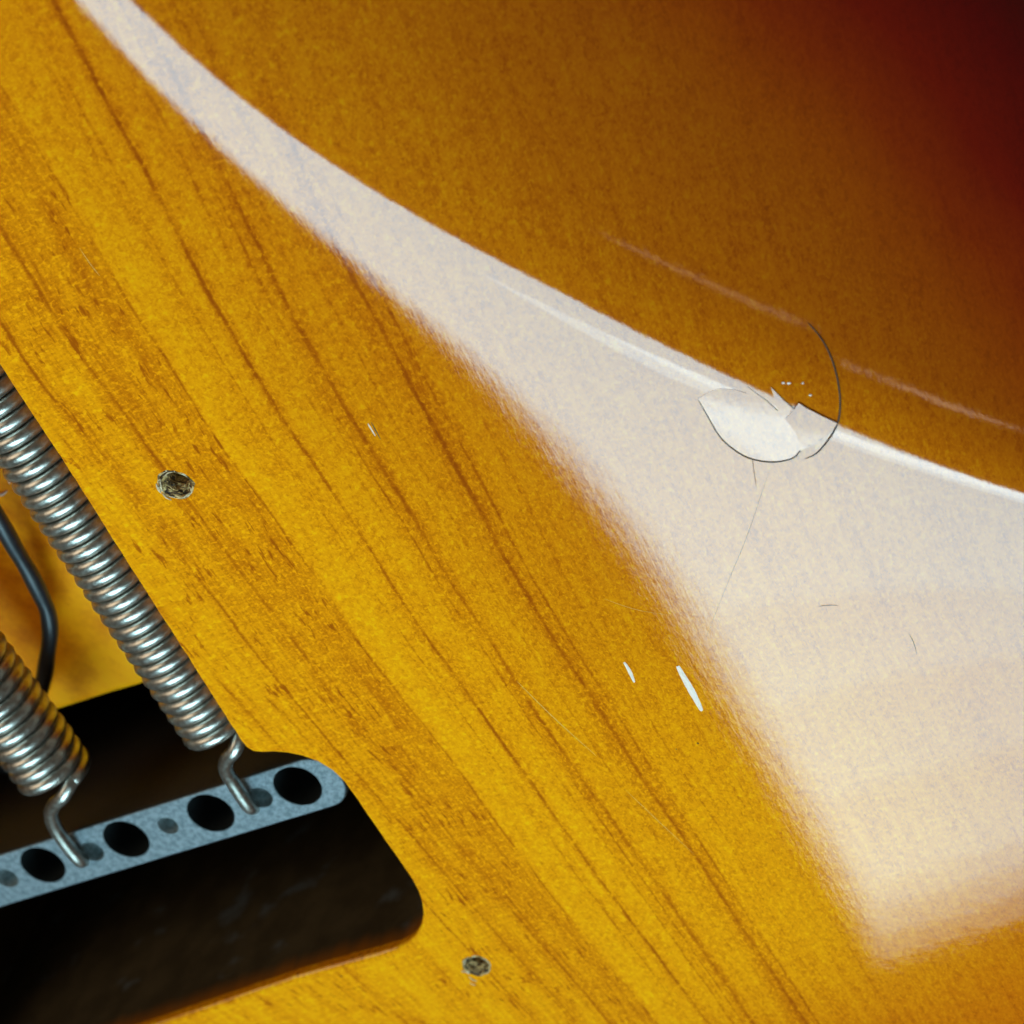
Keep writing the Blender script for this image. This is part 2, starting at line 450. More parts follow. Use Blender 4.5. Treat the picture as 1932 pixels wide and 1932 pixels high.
# cavity outline on the back, mm
edge_px = [(0, 690), (120, 872), (235, 1054), (352, 1237), (455, 1398), (466, 1411), (478, 1418), (495, 1420), (518, 1419), (542, 1421), (570, 1427), (600, 1438),
           (627, 1454), (650, 1476), (675, 1511), (715, 1569), (752, 1622), (778, 1660), (790, 1682), (798, 1706), (801, 1730), (798, 1752), (788, 1771), (772, 1787), (750, 1799), (715, 1810), (640, 1830),
           (560, 1853), (450, 1890), (330, 1931)]
cav = [at(u, v) for u, v in edge_px]
de = (cav[0]-cav[1]).normalized()
dn = Vector((-de.y, de.x, 0))                     # to the far left
db = (cav[-1]-cav[-3]).normalized()
first = [cav[0]+de*38]
tail = [cav[-1]+db*35]
left_low = tail[-1]+de*33
cav_loop = [first[0]] + cav + tail + [left_low, left_low+de*4+(-dn)*5, ]
far = cav_loop[-1]+de*55
cav_loop += [far]
def subdiv(loop, step):
    out = []
    for i in range(len(loop)):
        a, b = loop[i], loop[(i+1) % len(loop)]
        k = max(1, int((b-a).length/step))
        for j in range(k): out.append(a+(b-a)*(j/k))
    return out
cav_loop = subdiv(cav_loop, 1.0)
area = sum(cav_loop[i].x*cav_loop[(i+1) % len(cav_loop)].y-cav_loop[(i+1) % len(cav_loop)].x*cav_loop[i].y for i in range(len(cav_loop)))
if area < 0: cav_loop.reverse()                   # counter-clockwise
def offset_loop(loop, d):
    """move a counter-clockwise loop inwards by d"""
    out = []; m = len(loop)
    for i in range(m):
        tvec = (loop[(i+1) % m]-loop[i-1]).normalized()
        out.append(loop[i]+Vector((-tvec.y, tvec.x, 0))*d)
    return out
# ragged splinters along the lower right rim
rim_in = []
for i, p in enumerate(cav_loop):
    k = 0.05*(noise.noise(Vector((p.x*.9, p.y*.9, 3)))+.6*noise.noise(Vector((p.x*2.7, p.y*2.7, 9))))
    tvec = (cav_loop[(i+1) % len(cav_loop)]-cav_loop[i-1]).normalized()
    rim_in.append(p+Vector((-tvec.y, tvec.x, 0))*k)
cav_loop = offset_loop(rim_in, -.18)

screw_px = [((331, 914), 1.42, 11), ((899, 1822), 1.28, 23)]
screw_loops = []
for (u, v), r, sd in screw_px:
    c = at(u, v); lp = []
    for k in range(28):
        a = 2*math.pi*k/28
        rr = r*(1+.13*noise.noise(Vector((math.cos(a)*1.6, math.sin(a)*1.6, sd)))+.09*noise.noise(Vector((math.cos(a)*5, math.sin(a)*5, sd+5))))
        lp.append(Vector((c.x+rr*1.02*math.cos(a), c.y+rr*.93*math.sin(a), 0)))
    screw_loops.append((c, lp, sd))

# outer outline of the body piece
outer = []
for k in range(120):
    a = 2*math.pi*k/120
    rx = 165*(1+.06*math.cos(2*a+.6)); ry = 170*(1+.08*math.cos(3*a))
    outer.append(Vector((-15+rx*math.cos(a)*.9, -10+ry*math.sin(a)*.85, 0)))

def build_back():
    loops = [outer, cav_loop]+[lp for _, lp, _ in screw_loops]
    verts = []; edges = []
    for lp in loops:
        b = len(verts); m = len(lp)
        verts += [(p.x, p.y) for p in lp]
        edges += [(b+i, b+(i+1) % m) for i in range(m)]
    nb = len(verts)
    def free(x, y, gap):
        if not inside((x, y), outer): return False
        if inside((x, y), cav_loop): return False
        for c, lp, _ in screw_loops:
            if math.hypot(x-c.x, y-c.y) < 2.0: return False
        return True
    step = 0.55
    cands = []
    for qi in range(int(125/step)):                    # fine strip along the edge of the belly cut
        for sj in range(-26, 34):
            x0 = -15+qi*step
            q = x0/CH; c, _ = cfun(q)
            sgn = sj*0.42+(0.03*((qi*7+sj*3) % 5-2))
            p = E0+ex*x0+ey*(c+sgn)
            cands.append((p.x, p.y, .5))
    for i in range(-34, 38):
        for j in range(-45, 36):
            x, y = i*2.2+.3*((i*3+j*5) % 3), j*2.2+.3*((i*5+j*2) % 3)
            s = sdist(x, y)
            if -11.2 < s < 14.2 and -18 < (Vector((x, y, 0))-E0).dot(ex) < 112: continue
            cands.append((x, y, 1.5))
    for i in range(-17, 17):
        for j in range(-17, 17):
            x, y = i*10+1.3, j*10+.7
            if -78 < x < 84 and -102 < y < 80: continue
            cands.append((x, y, 4))
    for x, y, g in cands:
        if free(x, y, g): verts.append((x, y))
    vo, eo, fo, *_ = delaunay_2d_cdt([Vector(v) for v in verts], edges, [], 0, 1e-5, True)
    faces = []
    for f in fo:
        cx = sum(vo[i].x for i in f)/len(f); cy = sum(vo[i].y for i in f)/len(f)
        if not inside((cx, cy), outer) or inside((cx, cy), cav_loop): continue
        if any(inside((cx, cy), lp) for _, lp, _ in screw_loops): continue
        a, b, c = (vo[i] for i in f[:3])
        if (b.x-a.x)*(c.y-a.y)-(b.y-a.y)*(c.x-a.x) < 0: f = f[::-1]
        faces.append(tuple(f))
    V = [Vector((v.x, v.y, height(v.x, v.y))) for v in vo]
    NR = [grad_normal(height, v.x, v.y) for v in vo]
    # rounded lacquer lip into the cavity
    rings = [(0.05, .012), (0.12, .05), (.19, .12), (.235, .22), (.25, .34), (.25, 1.1)]
    prev = None; base = [Vector((p.x, p.y, 0)) for p in cav_loop]; m = len(base)
    start = len(V)
    V += [Vector((p.x, p.y, height(p.x, p.y))) for p in base]
    NR += [Vector((0, 0, 1))]*m
    ring_prev = list(range(start, start+m))
    inn = [offset_loop(base, 1.0)[i]-base[i] for i in range(m)]
    lowd = [max(0.0, min(1.0, (inn[i].normalized().dot(Vector((-.45, .89, 0)))-.35)/.5)) for i in range(m)]
    lowd = [sum(lowd[(i+k) % m] for k in range(-4, 5))/9*(1.0 if base[i].y < -44 else 0.0) for i in range(m)]
    lowk = [1+1.6*v*v*(3-2*v) for v in lowd]
    for k, (off, dz) in enumerate(rings):
        b = len(V)
        for i in range(m):
            kk = lowk[i] if dz < 1 else 1.0
            V.append(Vector((base[i].x+inn[i].x*(off*kk-.25*(kk-1)*(dz >= 1)*0), base[i].y+inn[i].y*off*kk, -dz*kk if dz < 1 else -1.1-.5*(lowk[i]-1))))
            a = min(1.0, dz/.3)*math.pi/2
            NR.append((inn[i].normalized()*math.sin(a)+Vector((0, 0, 1))*math.cos(a)).normalized())
        cur = list(range(b, b+m))
        for i in range(m):
            j = (i+1) % m
            faces.append((ring_prev[i], ring_prev[j], cur[j], cur[i]))
        ring_prev = cur
    # rolled outer edge, side and front face
    m = len(outer); start = len(V)
    oc = Vector((-15, -10, 0))
    prof = [(0, 0), (1.5, .4), (3.2, 1.6), (4.6, 3.4), (5.2, 6.0), (5.2, 38), (4.4, 42)]
    rp = None
    for dx, dz in prof:
        b = len(V)
        for p in outer:
            o = (p-oc).normalized()
            V.append(Vector((p.x+o.x*dx, p.y+o.y*dx, height(p.x, p.y)-dz)))
            NR.append((o*min(1, dz/6)+Vector((0, 0, max(.0, 1-dz/6)))).normalized())
        cur = list(range(b, b+m))
        if rp:
            for i in range(m):
                j = (i+1) % m
                faces.append((rp[i], cur[i], cur[j], rp[j]))
        rp = cur
    faces.append(tuple(rp)[::-1])
    me = mesh_from("back", V, faces)
    me.normals_split_custom_set_from_vertices([tuple(v) for v in NR])
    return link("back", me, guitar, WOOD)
back = build_back()

# ------------------------------------------------------------------ cavity walls, spring floor, block chamber
fl0 = at(120, 1340, -16); fl1 = at(280, 1290, -16); fdir = (fl1-fl0).normalized(); fn = Vector((-fdir.y, fdir.x, 0))
if fn.y < 0: fn = -fn
inner = offset_loop(cav_loop, .25)
def past_step(p): return (Vector((p.x, p.y, 0))-Vector((fl0.x, fl0.y, 0))).dot(fn) > 0     # on the spring side
wv = []; wf_s = []; wf_c = []; wf_d = []; wf_e = []; m = len(inner)
zs = [-1.0, -2.0, -3.4, -5.5, -9, -15.9, -24, -38]
for z in zs: wv += [Vector((p.x, p.y, z)) for p in inner]
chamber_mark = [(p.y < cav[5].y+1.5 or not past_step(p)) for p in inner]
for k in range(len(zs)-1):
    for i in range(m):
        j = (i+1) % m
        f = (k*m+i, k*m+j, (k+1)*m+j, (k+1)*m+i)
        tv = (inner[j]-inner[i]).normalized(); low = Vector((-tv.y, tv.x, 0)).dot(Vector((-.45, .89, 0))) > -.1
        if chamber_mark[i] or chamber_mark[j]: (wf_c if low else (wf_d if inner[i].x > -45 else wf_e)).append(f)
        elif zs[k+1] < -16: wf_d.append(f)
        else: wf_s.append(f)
def sub_mesh(name, verts, faces):
    used = {}; nv = []; nf = []
    for f in faces:
        g = []
        for i in f:
            if i not in used: used[i] = len(nv); nv.append(verts[i])
            g.append(used[i])
        nf.append(tuple(g))
    return mesh_from(name, nv, nf)
link("spring_cavity_wall", sub_mesh("spring_cavity_wall", wv, wf_s), guitar, CAVITY)
link("block_chamber_wall", sub_mesh("block_chamber_wall", wv, wf_c), guitar, CHAMBER)
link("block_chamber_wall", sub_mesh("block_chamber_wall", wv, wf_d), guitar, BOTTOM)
# floor of the spring cavity with a softly broken front edge, plus the step down
A = Vector((fl0.x, fl0.y, 0))
def fpt(a, b, z): p = A+fdir*a+fn*b; return Vector((p.x, p.y, z))
fv = []; ff = []
na, nb_ = 60, 30
prof_f = [(0.0, -16.9), (.12, -16.5), (.35, -16.2), (.7, -16.03), (1.2, -16.0)]+[(1.2+k*3.0, -16.0) for k in range(1, 34)]
for b, z in prof_f:
    for a in range(na):
        aa = -45+a*1.6
        jit = .12*noise.noise(Vector((aa*.6, 2, 1)))
        fv.append(fpt(aa, b+jit, z+.10*noise.noise(Vector((aa*.12, b*.12, 4)))))
for k in range(len(prof_f)-1):
    for a in range(na-1):
        ff.append((k*na+a, k*na+a+1, (k+1)*na+a+1, (k+1)*na+a))
link("spring_cavity_floor", mesh_from("spring_cavity_floor", fv, ff), guitar, CAVITY)
sv = []; sf = []
for z in (-16.9, -20, -28, -38):
    for a in range(na):
        aa = -45+a*1.6; jit = .12*noise.noise(Vector((aa*.6, 2, 1)))
        sv.append(fpt(aa, jit, z))
for k in range(3):
    for a in range(na-1): sf.append(((k+1)*na+a, (k+1)*na+a+1, k*na+a+1, k*na+a))
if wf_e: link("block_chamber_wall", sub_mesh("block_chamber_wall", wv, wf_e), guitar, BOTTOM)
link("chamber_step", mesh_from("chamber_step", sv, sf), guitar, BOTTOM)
cbv = [(-120, -125, -37.9), (40, -125, -37.9), (40, 20, -37.9), (-120, 20, -37.9)]
cb = [Vector((p.x, p.y, -37.9)) for p in inner]
vo, eo, fo, *_ = delaunay_2d_cdt([Vector((p.x, p.y)) for p in cb], [(i, (i+1) % m) for i in range(m)], [], 1, 1e-5, True)
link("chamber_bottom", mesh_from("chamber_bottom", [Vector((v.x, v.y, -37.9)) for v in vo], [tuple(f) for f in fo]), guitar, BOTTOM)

# a curl of chipped finish on the cavity floor
for pts_, r_ in (([(-6, 934), (4, 933), (14, 926)], .16), ([(14, 903), (17, 908), (18, 913)], .12)):
    v, f = tube(catmull([at(u, v_, -15.85) for u, v_ in pts_], 4), lambda t: r_*(.3+.7*math.sin(math.pi*t)), 6)
    link("finish_chip", mesh_from("finish_chip", v, f), guitar, plain("chipped_finish", (.80, .52, .40), .4))

# ------------------------------------------------------------------ screw holes
def screw_hole(c, lp, sd):
    V = []; F = []; m = len(lp)
    sub = catmull(lp, 4, True); m = len(sub)
    prof = [(1.16, .015), (1.08, .085), (1.0, .03), (.96, -.16), (.90, -.30), (.82, -.46), (.72, -.66), (.62, -.95), (.55, -2.4), (.48, -5.0)]
    for k, (r, z) in enumerate(prof):
        for i, p in enumerate(sub):
            a = math.atan2(p.y-c.y, p.x-c.x)
            amp = 0.0 if k < 1 else (.05 if k < 3 else .16)
            nz = noise.noise(Vector((math.cos(a)*3+sd, math.sin(a)*3, k*.9)))
            n2 = noise.noise(Vector((math.cos(a)*9+sd, math.sin(a)*9, k*1.7)))
            rr = r+amp*(nz*.7+n2*.5)
            zz = z+(0 if k < 1 else (.06 if k < 3 else .28)*(n2*.7+nz*.4))
            if k in (0,): rr = r+.10*nz; zz = -.03
            sh = .42*max(0, min(1, (k-2)/5))
            V.append(Vector((c.x+(p.x-c.x)*rr+sh*.25, c.y+(p.y-c.y)*rr+sh*.95, zz)))
    for k in range(len(prof)-1):
        for i in range(m):
            j = (i+1) % m
            F.append((k*m+i, k*m+j, (k+1)*m+j, (k+1)*m+i))
    F.append(tuple((len(prof)-1)*m+i for i in range(m)))
    me = mesh_from("screw_hole", V, F)
    o = link("screw_hole", me, guitar, CHIP)
    me.materials.append(TORN)
    for i, pl in enumerate(me.polygons):
        pl.material_index = 0 if i < 2*m and noise.noise(Vector((i % m*.21, sd, i//m*.3))) > .12 else 1
    # splinters of lifted wood inside
    rnd = random.Random(sd)
    V = []; F = []
    for k in range(9):
        a = rnd.uniform(3.3, 6.1); r0 = rnd.uniform(.35, .95); da = rnd.uniform(.25, .5)
        pts = []
        for q in range(5):
            aa = a+da*(q/4-.5)*2; rr = r0+rnd.uniform(-.06, .06)
            pts.append(Vector((c.x+rr*1.25*math.cos(aa), c.y+rr*1.1*math.sin(aa), -.85+.8*r0+rnd.uniform(-.1, .12))))
        v, f = tube(catmull(pts, 3), lambda t: .02+.075*math.sin(math.pi*t), 6)
        b = len(V); V += v; F += [tuple(i+b for i in g) for g in f]
    s = link("splinters", mesh_from("splinters", V, F), o, NICKGLINT if False else TORN)
    s["kind"] = "stuff"
    return o
so1 = screw_hole(*screw_loops[0]); so1["label"] = "stripped screw hole beside the long spring"
so2 = screw_hole(*screw_loops[1]); so2["label"] = "stripped screw hole near the rounded cavity corner"

def flake(name, px, lift, thick, mat, parent=guitar, tiltdeg=None, sdir=None, label=None, fn=None, dens=.45):
    """a thin plate with the outline px, following the back or its own tilt"""
    pts = [at(u, v) for u, v in px]
    loop = subdiv(pts, dens)
    ar = sum(loop[i].x*loop[(i+1) % len(loop)].y-loop[(i+1) % len(loop)].x*loop[i].y for i in range(len(loop)))
    if ar < 0: loop.reverse()
    xs = [p.x for p in loop]; ys = [p.y for p in loop]
    vs = [(p.x, p.y) for p in loop]; m = len(vs)
    ed = [(i, (i+1) % m) for i in range(m)]
    g = dens
    if g < 2:
        for i in range(int((max(xs)-min(xs))/g)+1):
            for j in range(int((max(ys)-min(ys))/g)+1):
                x, y = min(xs)+i*g+.01*((i*3+j*7) % 5), min(ys)+j*g+.01*((i*5+j) % 7)
                if inside((x, y), loop) and min(math.hypot(x-p.x, y-p.y) for p in loop) > g*.4: vs.append((x, y))
    vo, eo, fo, *_ = delaunay_2d_cdt([Vector(v) for v in vs], ed, [], 0, 1e-6, True)
    fz = fn or (lambda x, y: height(x, y)+lift)
    V = [Vector((v.x, v.y, fz(v.x, v.y))) for v in vo]; NR = [grad_normal(fz, v.x, v.y) for v in vo]
    F = []
    for f in fo:
        a, b, c = (vo[i] for i in f[:3])
        if not inside(((a.x+b.x+c.x)/3, (a.y+b.y+c.y)/3), loop): continue
        if (b.x-a.x)*(c.y-a.y)-(b.y-a.y)*(c.x-a.x) < 0: f = f[::-1]
        F.append(tuple(f))
    b0 = len(V)
    for p in loop:
        tv = V[0]; V.append(Vector((p.x, p.y, fz(p.x, p.y)))); NR.append(Vector((0, 0, 1)))
    b1 = len(V)
    for p in loop:
        V.append(Vector((p.x, p.y, fz(p.x, p.y)-thick))); NR.append(Vector((0, 0, 1)))
    for i in range(m):
        j = (i+1) % m; F.append((b0+i, b1+i, b1+j, b0+j))
        d = (loop[j]-loop[i]).normalized()
        NR[b0+i] = NR[b1+i] = Vector((d.y, -d.x, 0.05)).normalized()
    me = mesh_from(name, V, F)
    me.normals_split_custom_set_from_vertices([tuple(v) for v in NR])
    o = link(name, me, parent, mat)
    me.materials.append(LEDGE)
    for k_, pl in enumerate(me.polygons): pl.material_index = 1 if k_ >= len(F)-m else 0
    if label: o["label"] = label
    return o

# the cracked bubble of lacquer on the edge of the belly cut
def Z5(pts): return [(1214+a*.26461, 575+b*.26461) for a, b in pts]
arc_low = [(385, 685), (450, 790), (540, 930), (640, 1020), (760, 1085), (920, 1113), (1060, 1093), (1120, 1042)]
jag1 = [(1085, 925), (1010, 830), (1070, 772), (985, 700), (905, 622), (930, 700), (955, 780), (880, 715), (800, 660), (735, 612), (726, 655)]
top_edge = [(640, 610), (500, 645)]
nrm_c = Vector((0, 0, 0))
def crease_normal(x, y, e=.2):
    g = Vector(((sdist(x+e, y)-sdist(x-e, y)), (sdist(x, y+e)-sdist(x, y-e)), 0)); return g.normalized()
CN = crease_normal(chip_c.x, chip_c.y)
CT = Vector((-CN.y, CN.x, 0))
def plate_fn(px_center, lift, t0, t1=0.0, side=0.0):
    """height field of a tilted, slightly domed plate: tilt t0 degrees at its centre, changing t1 deg per mm"""
    c = at(*px_center); zc = height(c.x, c.y)+lift
    k0 = math.tan(math.radians(t0)); k1 = math.radians(t1); ks = math.radians(side)
    def fn_(x, y):
        a = (x-c.x)*CN.x+(y-c.y)*CN.y; b = (x-c.x)*CT.x+(y-c.y)*CT.y
        return zc-k0*a-.5*k1*a*a-ks*b
    return fn_
arc_s = [(p.x, p.y) for p in catmull([Vector((a_, b_, 0)) for a_, b_ in arc_low], 4)]
S1 = Z5(arc_s+jag1)+[(1385, 742), (1358, 739), (1336, 745)]
S2 = Z5([(1070, 772), (1103, 728), (1150, 760), (1240, 806), (1310, 840), (1380, 872), (1345, 920), (1275, 970), (1190, 1010), (1120, 1042), (1085, 925), (1010, 830)])
S3 = Z5([(1120, 1042), (1190, 1010), (1275, 970), (1345, 925), (1300, 1010), (1240, 1062), (1190, 1092), (1120, 1118), (1060, 1122), (1060, 1093)])
S0 = Z5([(726, 655), (735, 612), (800, 660), (880, 715), (955, 780), (930, 700), (905, 622), (985, 700), (1070, 772), (1103, 728), (1150, 760), (1240, 806), (1310, 840), (1380, 872),
         (1393, 760), (1385, 650), (1360, 540), (1320, 440), (1250, 330), (1160, 235), (1020, 300), (880, 400), (780, 510)])
S1F = plate_fn((1420, 810), .17, 8.2, .22, 1.0)
flake("lacquer_flake", S1, .1, .04, WOOD, fn=S1F, label="bright crescent of lifted lacquer with a jagged upper edge")
flake("lacquer_flake", S2, .1, .05, WOOD, fn=plate_fn((1525, 810), .19, 9.7, .15, .2), label="pale wedge of cracked lacquer at the right end of the crescent")
flake("lacquer_flake", S3, .1, .06, WOOD, fn=plate_fn((1530, 848), .04, 7.2, .3, 0), label="thin lens of lacquer under the wedge")
def crack(pts, r, z=.12, fn=None):
    path = [Vector((p.x, p.y, max(height(p.x, p.y)+z, fn(p.x, p.y)+.015 if fn else -9))) for p in [at(u, v) for u, v in pts]]
    path = catmull(path, 5)
    for i, p in enumerate(path): p.z += .02*noise.noise(p*2.0)
    v, f = tube(path, lambda t: r*(.25+.75*math.sin(math.pi*min(1, max(0, t)))**.5), 6)
    return link("crack", mesh_from("crack", v, f), guitar, CRACK)
crack(Z5(arc_low+[(1190, 1005), (1275, 966)]), .058, .05, S1F)
crack(Z5([(1060, 1122), (1200, 1090), (1290, 1015), (1378, 885), (1398, 740), (1372, 580), (1320, 440), (1250, 330), (1160, 235)]), .075, .06)

# dents in the lacquer, their white window glint painted as pale slivers
def sliver(px, w, label):
    path = catmull([Vector((p.x, p.y, .01)) for p in [at(u, v) for u, v in px]], 6)
    n = len(path); V = []; F = []
    for i, p in enumerate(path):
        t = i/(n-1); tv = (path[min(i+1, n-1)]-path[max(i-1, 0)]).normalized(); nn = Vector((-tv.y, tv.x, 0))
        h = w*(.12+.88*(math.sin(math.pi*(.08+.84*t)))**.7)*(1+.12*noise.noise(p*3))
        for s, z in ((-1, .004), (-.5, .05), (0, .07), (.5, .05), (1, .004)):
            q = p+nn*s*h; V.append(Vector((q.x, q.y, height(q.x, q.y)+z)))
    for i in range(n-1):
        for s in range(4): F.append((i*5+s, i*5+s+1, (i+1)*5+s+1, (i+1)*5+s))
    o = link("gouge", mesh_from("gouge", V, F), guitar, NICKGLINT); o["label"] = label
    return o
def ZG(pts): return [(1118+a*.16535, 1182+b*.16535) for a, b in pts]
def scratch(px_, r, mat, z=.02):
    path = catmull([Vector((p.x, p.y, height(p.x, p.y)+z)) for p in [at(u, v) for u, v in px_]], 5)
    v, f = tube(path, lambda t: r*(.3+.7*math.sin(math.pi*t)), 5)
    return link("scratch", mesh_from("scratch", v, f), guitar, mat)
PALE = plain("pale_lacquer_scratch", (.78, .46, .12), .5, vary=.3)
GREYL = plain("grey_hairline", (.30, .27, .24), .5, vary=.3)
scratch([(975, 1285), (1010, 1320), (1060, 1368), (1125, 1426)], .030, PALE, .005)
scratch([(1180, 1490), (1240, 1547), (1310, 1612)], .022, PALE, .0)
scratch([(1140, 1130), (1200, 1150), (1260, 1160)], .018, PALE, .0)
scratch([(150, 468), (172, 500), (188, 520)], .03, PALE, .0)
scratch([(1455, 880), (1435, 937), (1409, 1013), (1376, 1092), (1333, 1201)], .015, GREYL, .005)
scratch([(1415, 834), (1421, 880), (1427, 920)], .02, GREYL, .15)
scratch([(1544, 1144), (1562, 1142), (1581, 1142)], .022, GREYL)
scratch([(1715, 1195), (1724, 1213), (1730, 1234)], .026, GREYL)
for u, v, r in ((1317, 1402, .11), (1276, 1413, .07), (644, 1841, .09)):
    c = at(u, v); me = bpy.data.meshes.new("dirt_speck"); bm = bmesh.new()
    bmesh.ops.create_icosphere(bm, subdivisions=1, radius=r*MM, matrix=Matrix.Translation((c.x*MM, c.y*MM, .03*MM)) @ Matrix.Diagonal((1, .8, .5, 1)))
    bm.to_mesh(me); bm.free(); link("dirt_speck", me, guitar, SPECK)
for u, v, w_, h_ in ((1476, 734.5, 3.4, 1.6), (1486.5, 735.6, 4.0, 1.7), (1513, 736.4, 1.9, 1.6), (1527.5, 757.6, 3.4, 1.6)):  # small glints on the lacquer, painted as pale flecks
    flake("glint_fleck", [(u-w_, v), (u-w_*.4, v-h_), (u+w_*.6, v-h_*.8), (u+w_, v+h_*.3), (u, v+h_)], .05, .05, NICKGLINT, dens=3.0)
sliver(ZG([(358, 405), (405, 480), (440, 550), (476, 635)]), .17, "shorter gouge with a painted window glint")
sliver(ZG([(970, 450), (1030, 560), (1110, 700), (1190, 850), (1245, 960)]), .30, "longer gouge with a painted window glint")

sliver([(694, 799), (700, 809), (708, 822)], .07, "tiny pale nick along a dark grain line")
scratch([(700, 796), (709, 812), (718, 829)], .05, CRACK, .01)
PALEWOOD = plain("pale_torn_fibre", (.86, .62, .38), .6, vary=.45, scale=4.0)
def shard(px_, w):
    path = catmull([Vector((p.x, p.y, .03)) for p in [at(u, v) for u, v in px_]], 4)
    path = [p+Vector((0, 0, .05*noise.noise(p*2))) for p in path]
    v, f = tube(path, lambda t: w*(.25+.75*math.sin(math.pi*min(1, t))), 6)
    return link("splinter", mesh_from("splinter", v, f), guitar, PALEWOOD)
for pts_, w_ in (([(295, 912), (299, 921), (304, 930)], .14), ([(306, 930), (314, 938), (324, 943)], .09), ([(358, 918), (362, 926), (360, 932)], .08),
                 ([(309, 899), (317, 892), (330, 889)], .06), ([(302, 902), (303, 912), (306, 924)], .07), ([(338, 940), (348, 937), (355, 931)], .06),
                 ([(870, 1832), (880, 1833), (886, 1838)], .11), ([(884, 1842), (892, 1848), (900, 1851)], .09), ([(876, 1822), (877, 1812), (884, 1805)], .07),
                 ([(908, 1806), (918, 1811), (926, 1820)], .07), ([(886, 1853), (892, 1857), (898, 1858)], .05)):
    shard(pts_, w_)

# ------------------------------------------------------------------ tremolo block
block = empty("tremolo_block", "pale blue grey metal block with a row of round holes across the cavity", "tremolo block")
ZB = -5.0
bu = (at(556, 1433, ZB)-at(0, 1609, ZB)).normalized(); bv = Vector((-bu.y, bu.x, 0))
B0 = at(561.7, 1483.4, ZB)                                  # centre of the outermost string hole
top_off = (at(300, 1514.2, ZB)-B0).dot(bv); low_off = (at(301, 1618, ZB)-B0).dot(bv)
top_off = (at(324, 1514, ZB)-B0).dot(bv); low_off = (at(301, 1618, ZB)-B0).dot(bv)
end_u = (at(647, 1478, ZB)-B0).dot(bu)
def bpt(a, b, z): p = B0+bu*a+bv*b; return Vector((p.x, p.y, z))
prof = []
rc = (top_off-low_off)*.46
for k in range(9):
    a = -math.pi/2+math.pi/2*k/8*1.0
    prof.append((end_u-2.6+2.6*math.cos(a), low_off+2.6+2.6*math.sin(a)))
for k in range(11):
    a = math.pi/2*k/10
    prof.append((end_u-rc+rc*math.cos(a), top_off-rc+rc*math.sin(a)))
prof += [(-64, top_off), (-66, top_off-1.5), (-66, low_off+1.5), (-64, low_off)]
prof2 = subdiv([Vector((a, b, 0)) for a, b in prof], 1.5)
sp = [(B0-at(399, 1536, ZB)).dot(bu), (B0-at(241, 1587, ZB)).dot(bu), (B0-at(85, 1637, ZB)).dot(bu)]
pitch = sp[2]/3
holes = []
for k in range(6):
    c = -(sp[k-1] if 1 <= k <= 3 else pitch*k)
    holes.append((c, (0.0 if k != 0 else 0.0), 2.5, 'string'))
small = [(491, 1505), (317, 1558), (174, 1607), (13, 1657)]
for u, v in small:
    d = at(u, v, ZB)-B0; holes.append((d.dot(bu), d.dot(bv), 1.12 if (u, v) == (317, 1558) else 1.3, 'spring'))
holes.append((-pitch*4.5, 0, 1.25, 'spring'))
vs = [(p.x, p.y) for p in prof2]; ed = [(i, (i+1) % len(vs)) for i in range(len(vs))]
hl = []
for a, b, r, kd in holes:
    s = len(vs); k = 40 if kd == 'string' else 24
    lp = [(a+r*math.cos(2*math.pi*i/k)*(1+.015*noise.noise(Vector((i*.7, a, 0)))), b+r*math.sin(2*math.pi*i/k)) for i in range(k)]
    vs += lp; ed += [(s+i, s+(i+1) % k) for i in range(k)]; hl.append(lp)
for i in range(-44, 8):
    for j in range(-5, 6):
        x, y = i*1.5, j*1.2
        if inside((x, y), prof2) and all(math.hypot(x-a, y-b) > r+.4 for a, b, r, _ in holes) and min((p-Vector((x, y, 0))).length for p in prof2) > .5:
            vs.append((x, y))
vo, eo, fo, *_ = delaunay_2d_cdt([Vector(v) for v in vs], ed, [], 0, 1e-6, True)
V = [bpt(v.x, v.y, ZB) for v in vo]; F = []
for f in fo:
    cx = sum(vo[i].x for i in f)/3; cy = sum(vo[i].y for i in f)/3
    if not inside((cx, cy), prof2) or any(inside((cx, cy), lp) for lp in hl): continue
    a, b, c = (vo[i] for i in f[:3])
    if (b.x-a.x)*(c.y-a.y)-(b.y-a.y)*(c.x-a.x) < 0: f = f[::-1]
    F.append(tuple(f))
link("hole_face", mesh_from("hole_face", V, F, False), block, BLOCK)
m = len(prof2); V = []; F = []
for g, z in ((0, ZB), (.12, ZB-.05), (.3, ZB-.35), (.3, ZB-30)):
    lp = prof2 if g == 0 else None
    for i, p in enumerate(prof2):
        tv = (prof2[(i+1) % m]-prof2[i-1]).normalized(); q = p+Vector((tv.y, -tv.x, 0))*g
        V.append(bpt(q.x, q.y, z))
for k in range(3):
    for i in range(m):
        j = (i+1) % m; F.append((k*m+i, (k+1)*m+i, (k+1)*m+j, k*m+j))
F.append(tuple(3*m+i for i in range(m))[::-1])
blk_side = plain("dark_block_side", (.022, .016, .011), .6, vary=.4)  # near-black flanks, darker than the holed face
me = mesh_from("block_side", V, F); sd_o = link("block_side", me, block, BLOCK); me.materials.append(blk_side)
for i, pl in enumerate(me.polygons): pl.material_index = 0 if i < m else 1
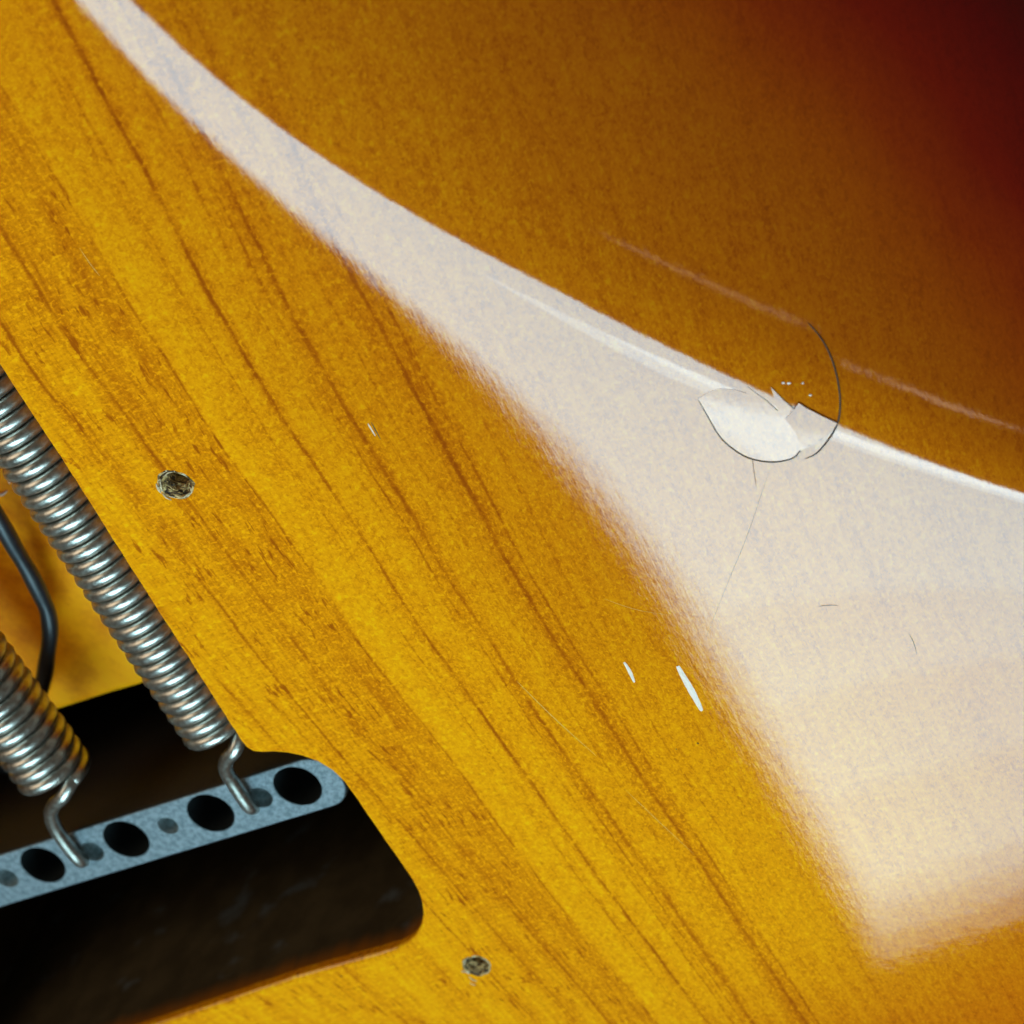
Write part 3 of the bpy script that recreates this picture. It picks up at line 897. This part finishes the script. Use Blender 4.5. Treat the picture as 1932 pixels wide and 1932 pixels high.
for (a, b, r, kd), lp in zip(holes, hl):
    k = len(lp); V = []; F = []
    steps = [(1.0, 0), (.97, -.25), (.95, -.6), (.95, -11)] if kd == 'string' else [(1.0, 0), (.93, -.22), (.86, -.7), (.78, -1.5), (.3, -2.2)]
    for s, dz in steps:
        for x, y in lp: V.append(bpt(a+(x-a)*s, b+(y-b)*s, ZB+dz))
    for q in range(len(steps)-1):
        for i in range(k):
            j = (i+1) % k; F.append((q*k+i, q*k+j, (q+1)*k+j, (q+1)*k+i))
    F.append(tuple((len(steps)-1)*k+i for i in range(k)))
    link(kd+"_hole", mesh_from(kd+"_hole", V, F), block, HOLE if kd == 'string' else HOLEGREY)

# ------------------------------------------------------------------ springs
def spring(label, p_in, p_end, R, wire, turns, hook, z):
    root = empty("tension_spring", label, "spring", "coil springs hooked into the block")
    a = at(p_in[0], p_in[1], z[0]); b = at(p_end[0], p_end[1], z[1])
    ax = (b-a).normalized(); e1 = ax.cross(Vector((0, 0, 1))).normalized()
    if e1.x < 0: e1 = -e1
    e2 = e1.cross(ax).normalized()
    if e2.z < 0: e2 = -e2
    start = b-ax*(turns*wire*1.05)
    seg = 30; path = []
    N = int(turns*seg)
    for i in range(N+1):
        ph = 2*math.pi*(i-N)/seg+math.radians(34)
        adv = wire*1.05*i/seg
        path.append(start+ax*adv+e1*R*math.cos(ph)+e2*R*math.sin(ph))
    v, f = tube(path, wire/2, 16)
    link("coil", mesh_from("coil", v, f), root, STEEL)
    hp = [path[-7], path[-4], path[-1]]+[at(u, vv, zz) for u, vv, zz in hook]
    hp = catmull(hp, 8)
    hp = hp[8:]
    v, f = tube(hp, wire/2*.99, 14)
    link("hook", mesh_from("hook", v, f), root, STEEL)
    return root
spring("long nickel spring lying tight along the right wall of the cavity", (57, 826), (421, 1378), 3.10, 1.47, 46,
       [(443, 1415, -2.5), (430, 1430, -2.6), (425, 1445, -2.9), (428, 1457, -3.2), (436, 1471, -3.5), (452, 1496, -3.8), (470, 1521, -4.2), (479, 1523, -5.2), (486, 1518, -7.0)], (-5.0, -5.0))
spring("nickel spring in the lower left beside the black wire", (-60, 1235), (108, 1463), 3.15, 1.47, 30,
       [(119, 1502, -2.4), (102, 1519, -2.6), (96, 1537, -3.0), (105, 1563, -3.5), (128, 1597, -3.9), (150, 1622, -4.3), (158, 1623, -5.2), (166, 1617, -7.0)], (-5.0, -5.0))

# ------------------------------------------------------------------ black ground wire
wr = bpy.data.objects
pts = [(-60, 880, -10), (-28, 935, -10.5), (0, 984, -11), (26, 1031, -11.5), (53, 1076, -12), (76, 1121, -12.4), (90, 1155, -12.6), (94, 1194, -12.6), (89, 1238, -12.8), (82, 1282, -13.2), (66, 1335, -14), (40, 1400, -15.3), (10, 1450, -19)]
path = catmull([at(*p) for p in pts], 8)
v, f = tube(path, lambda t: .84*(1+.05*math.sin(t*37)), 14)
wo = link("ground_wire", mesh_from("ground_wire", v, f), None, BLACK)
wo["label"] = "black insulated wire bending down over the orange cavity floor"; wo["category"] = "wire"
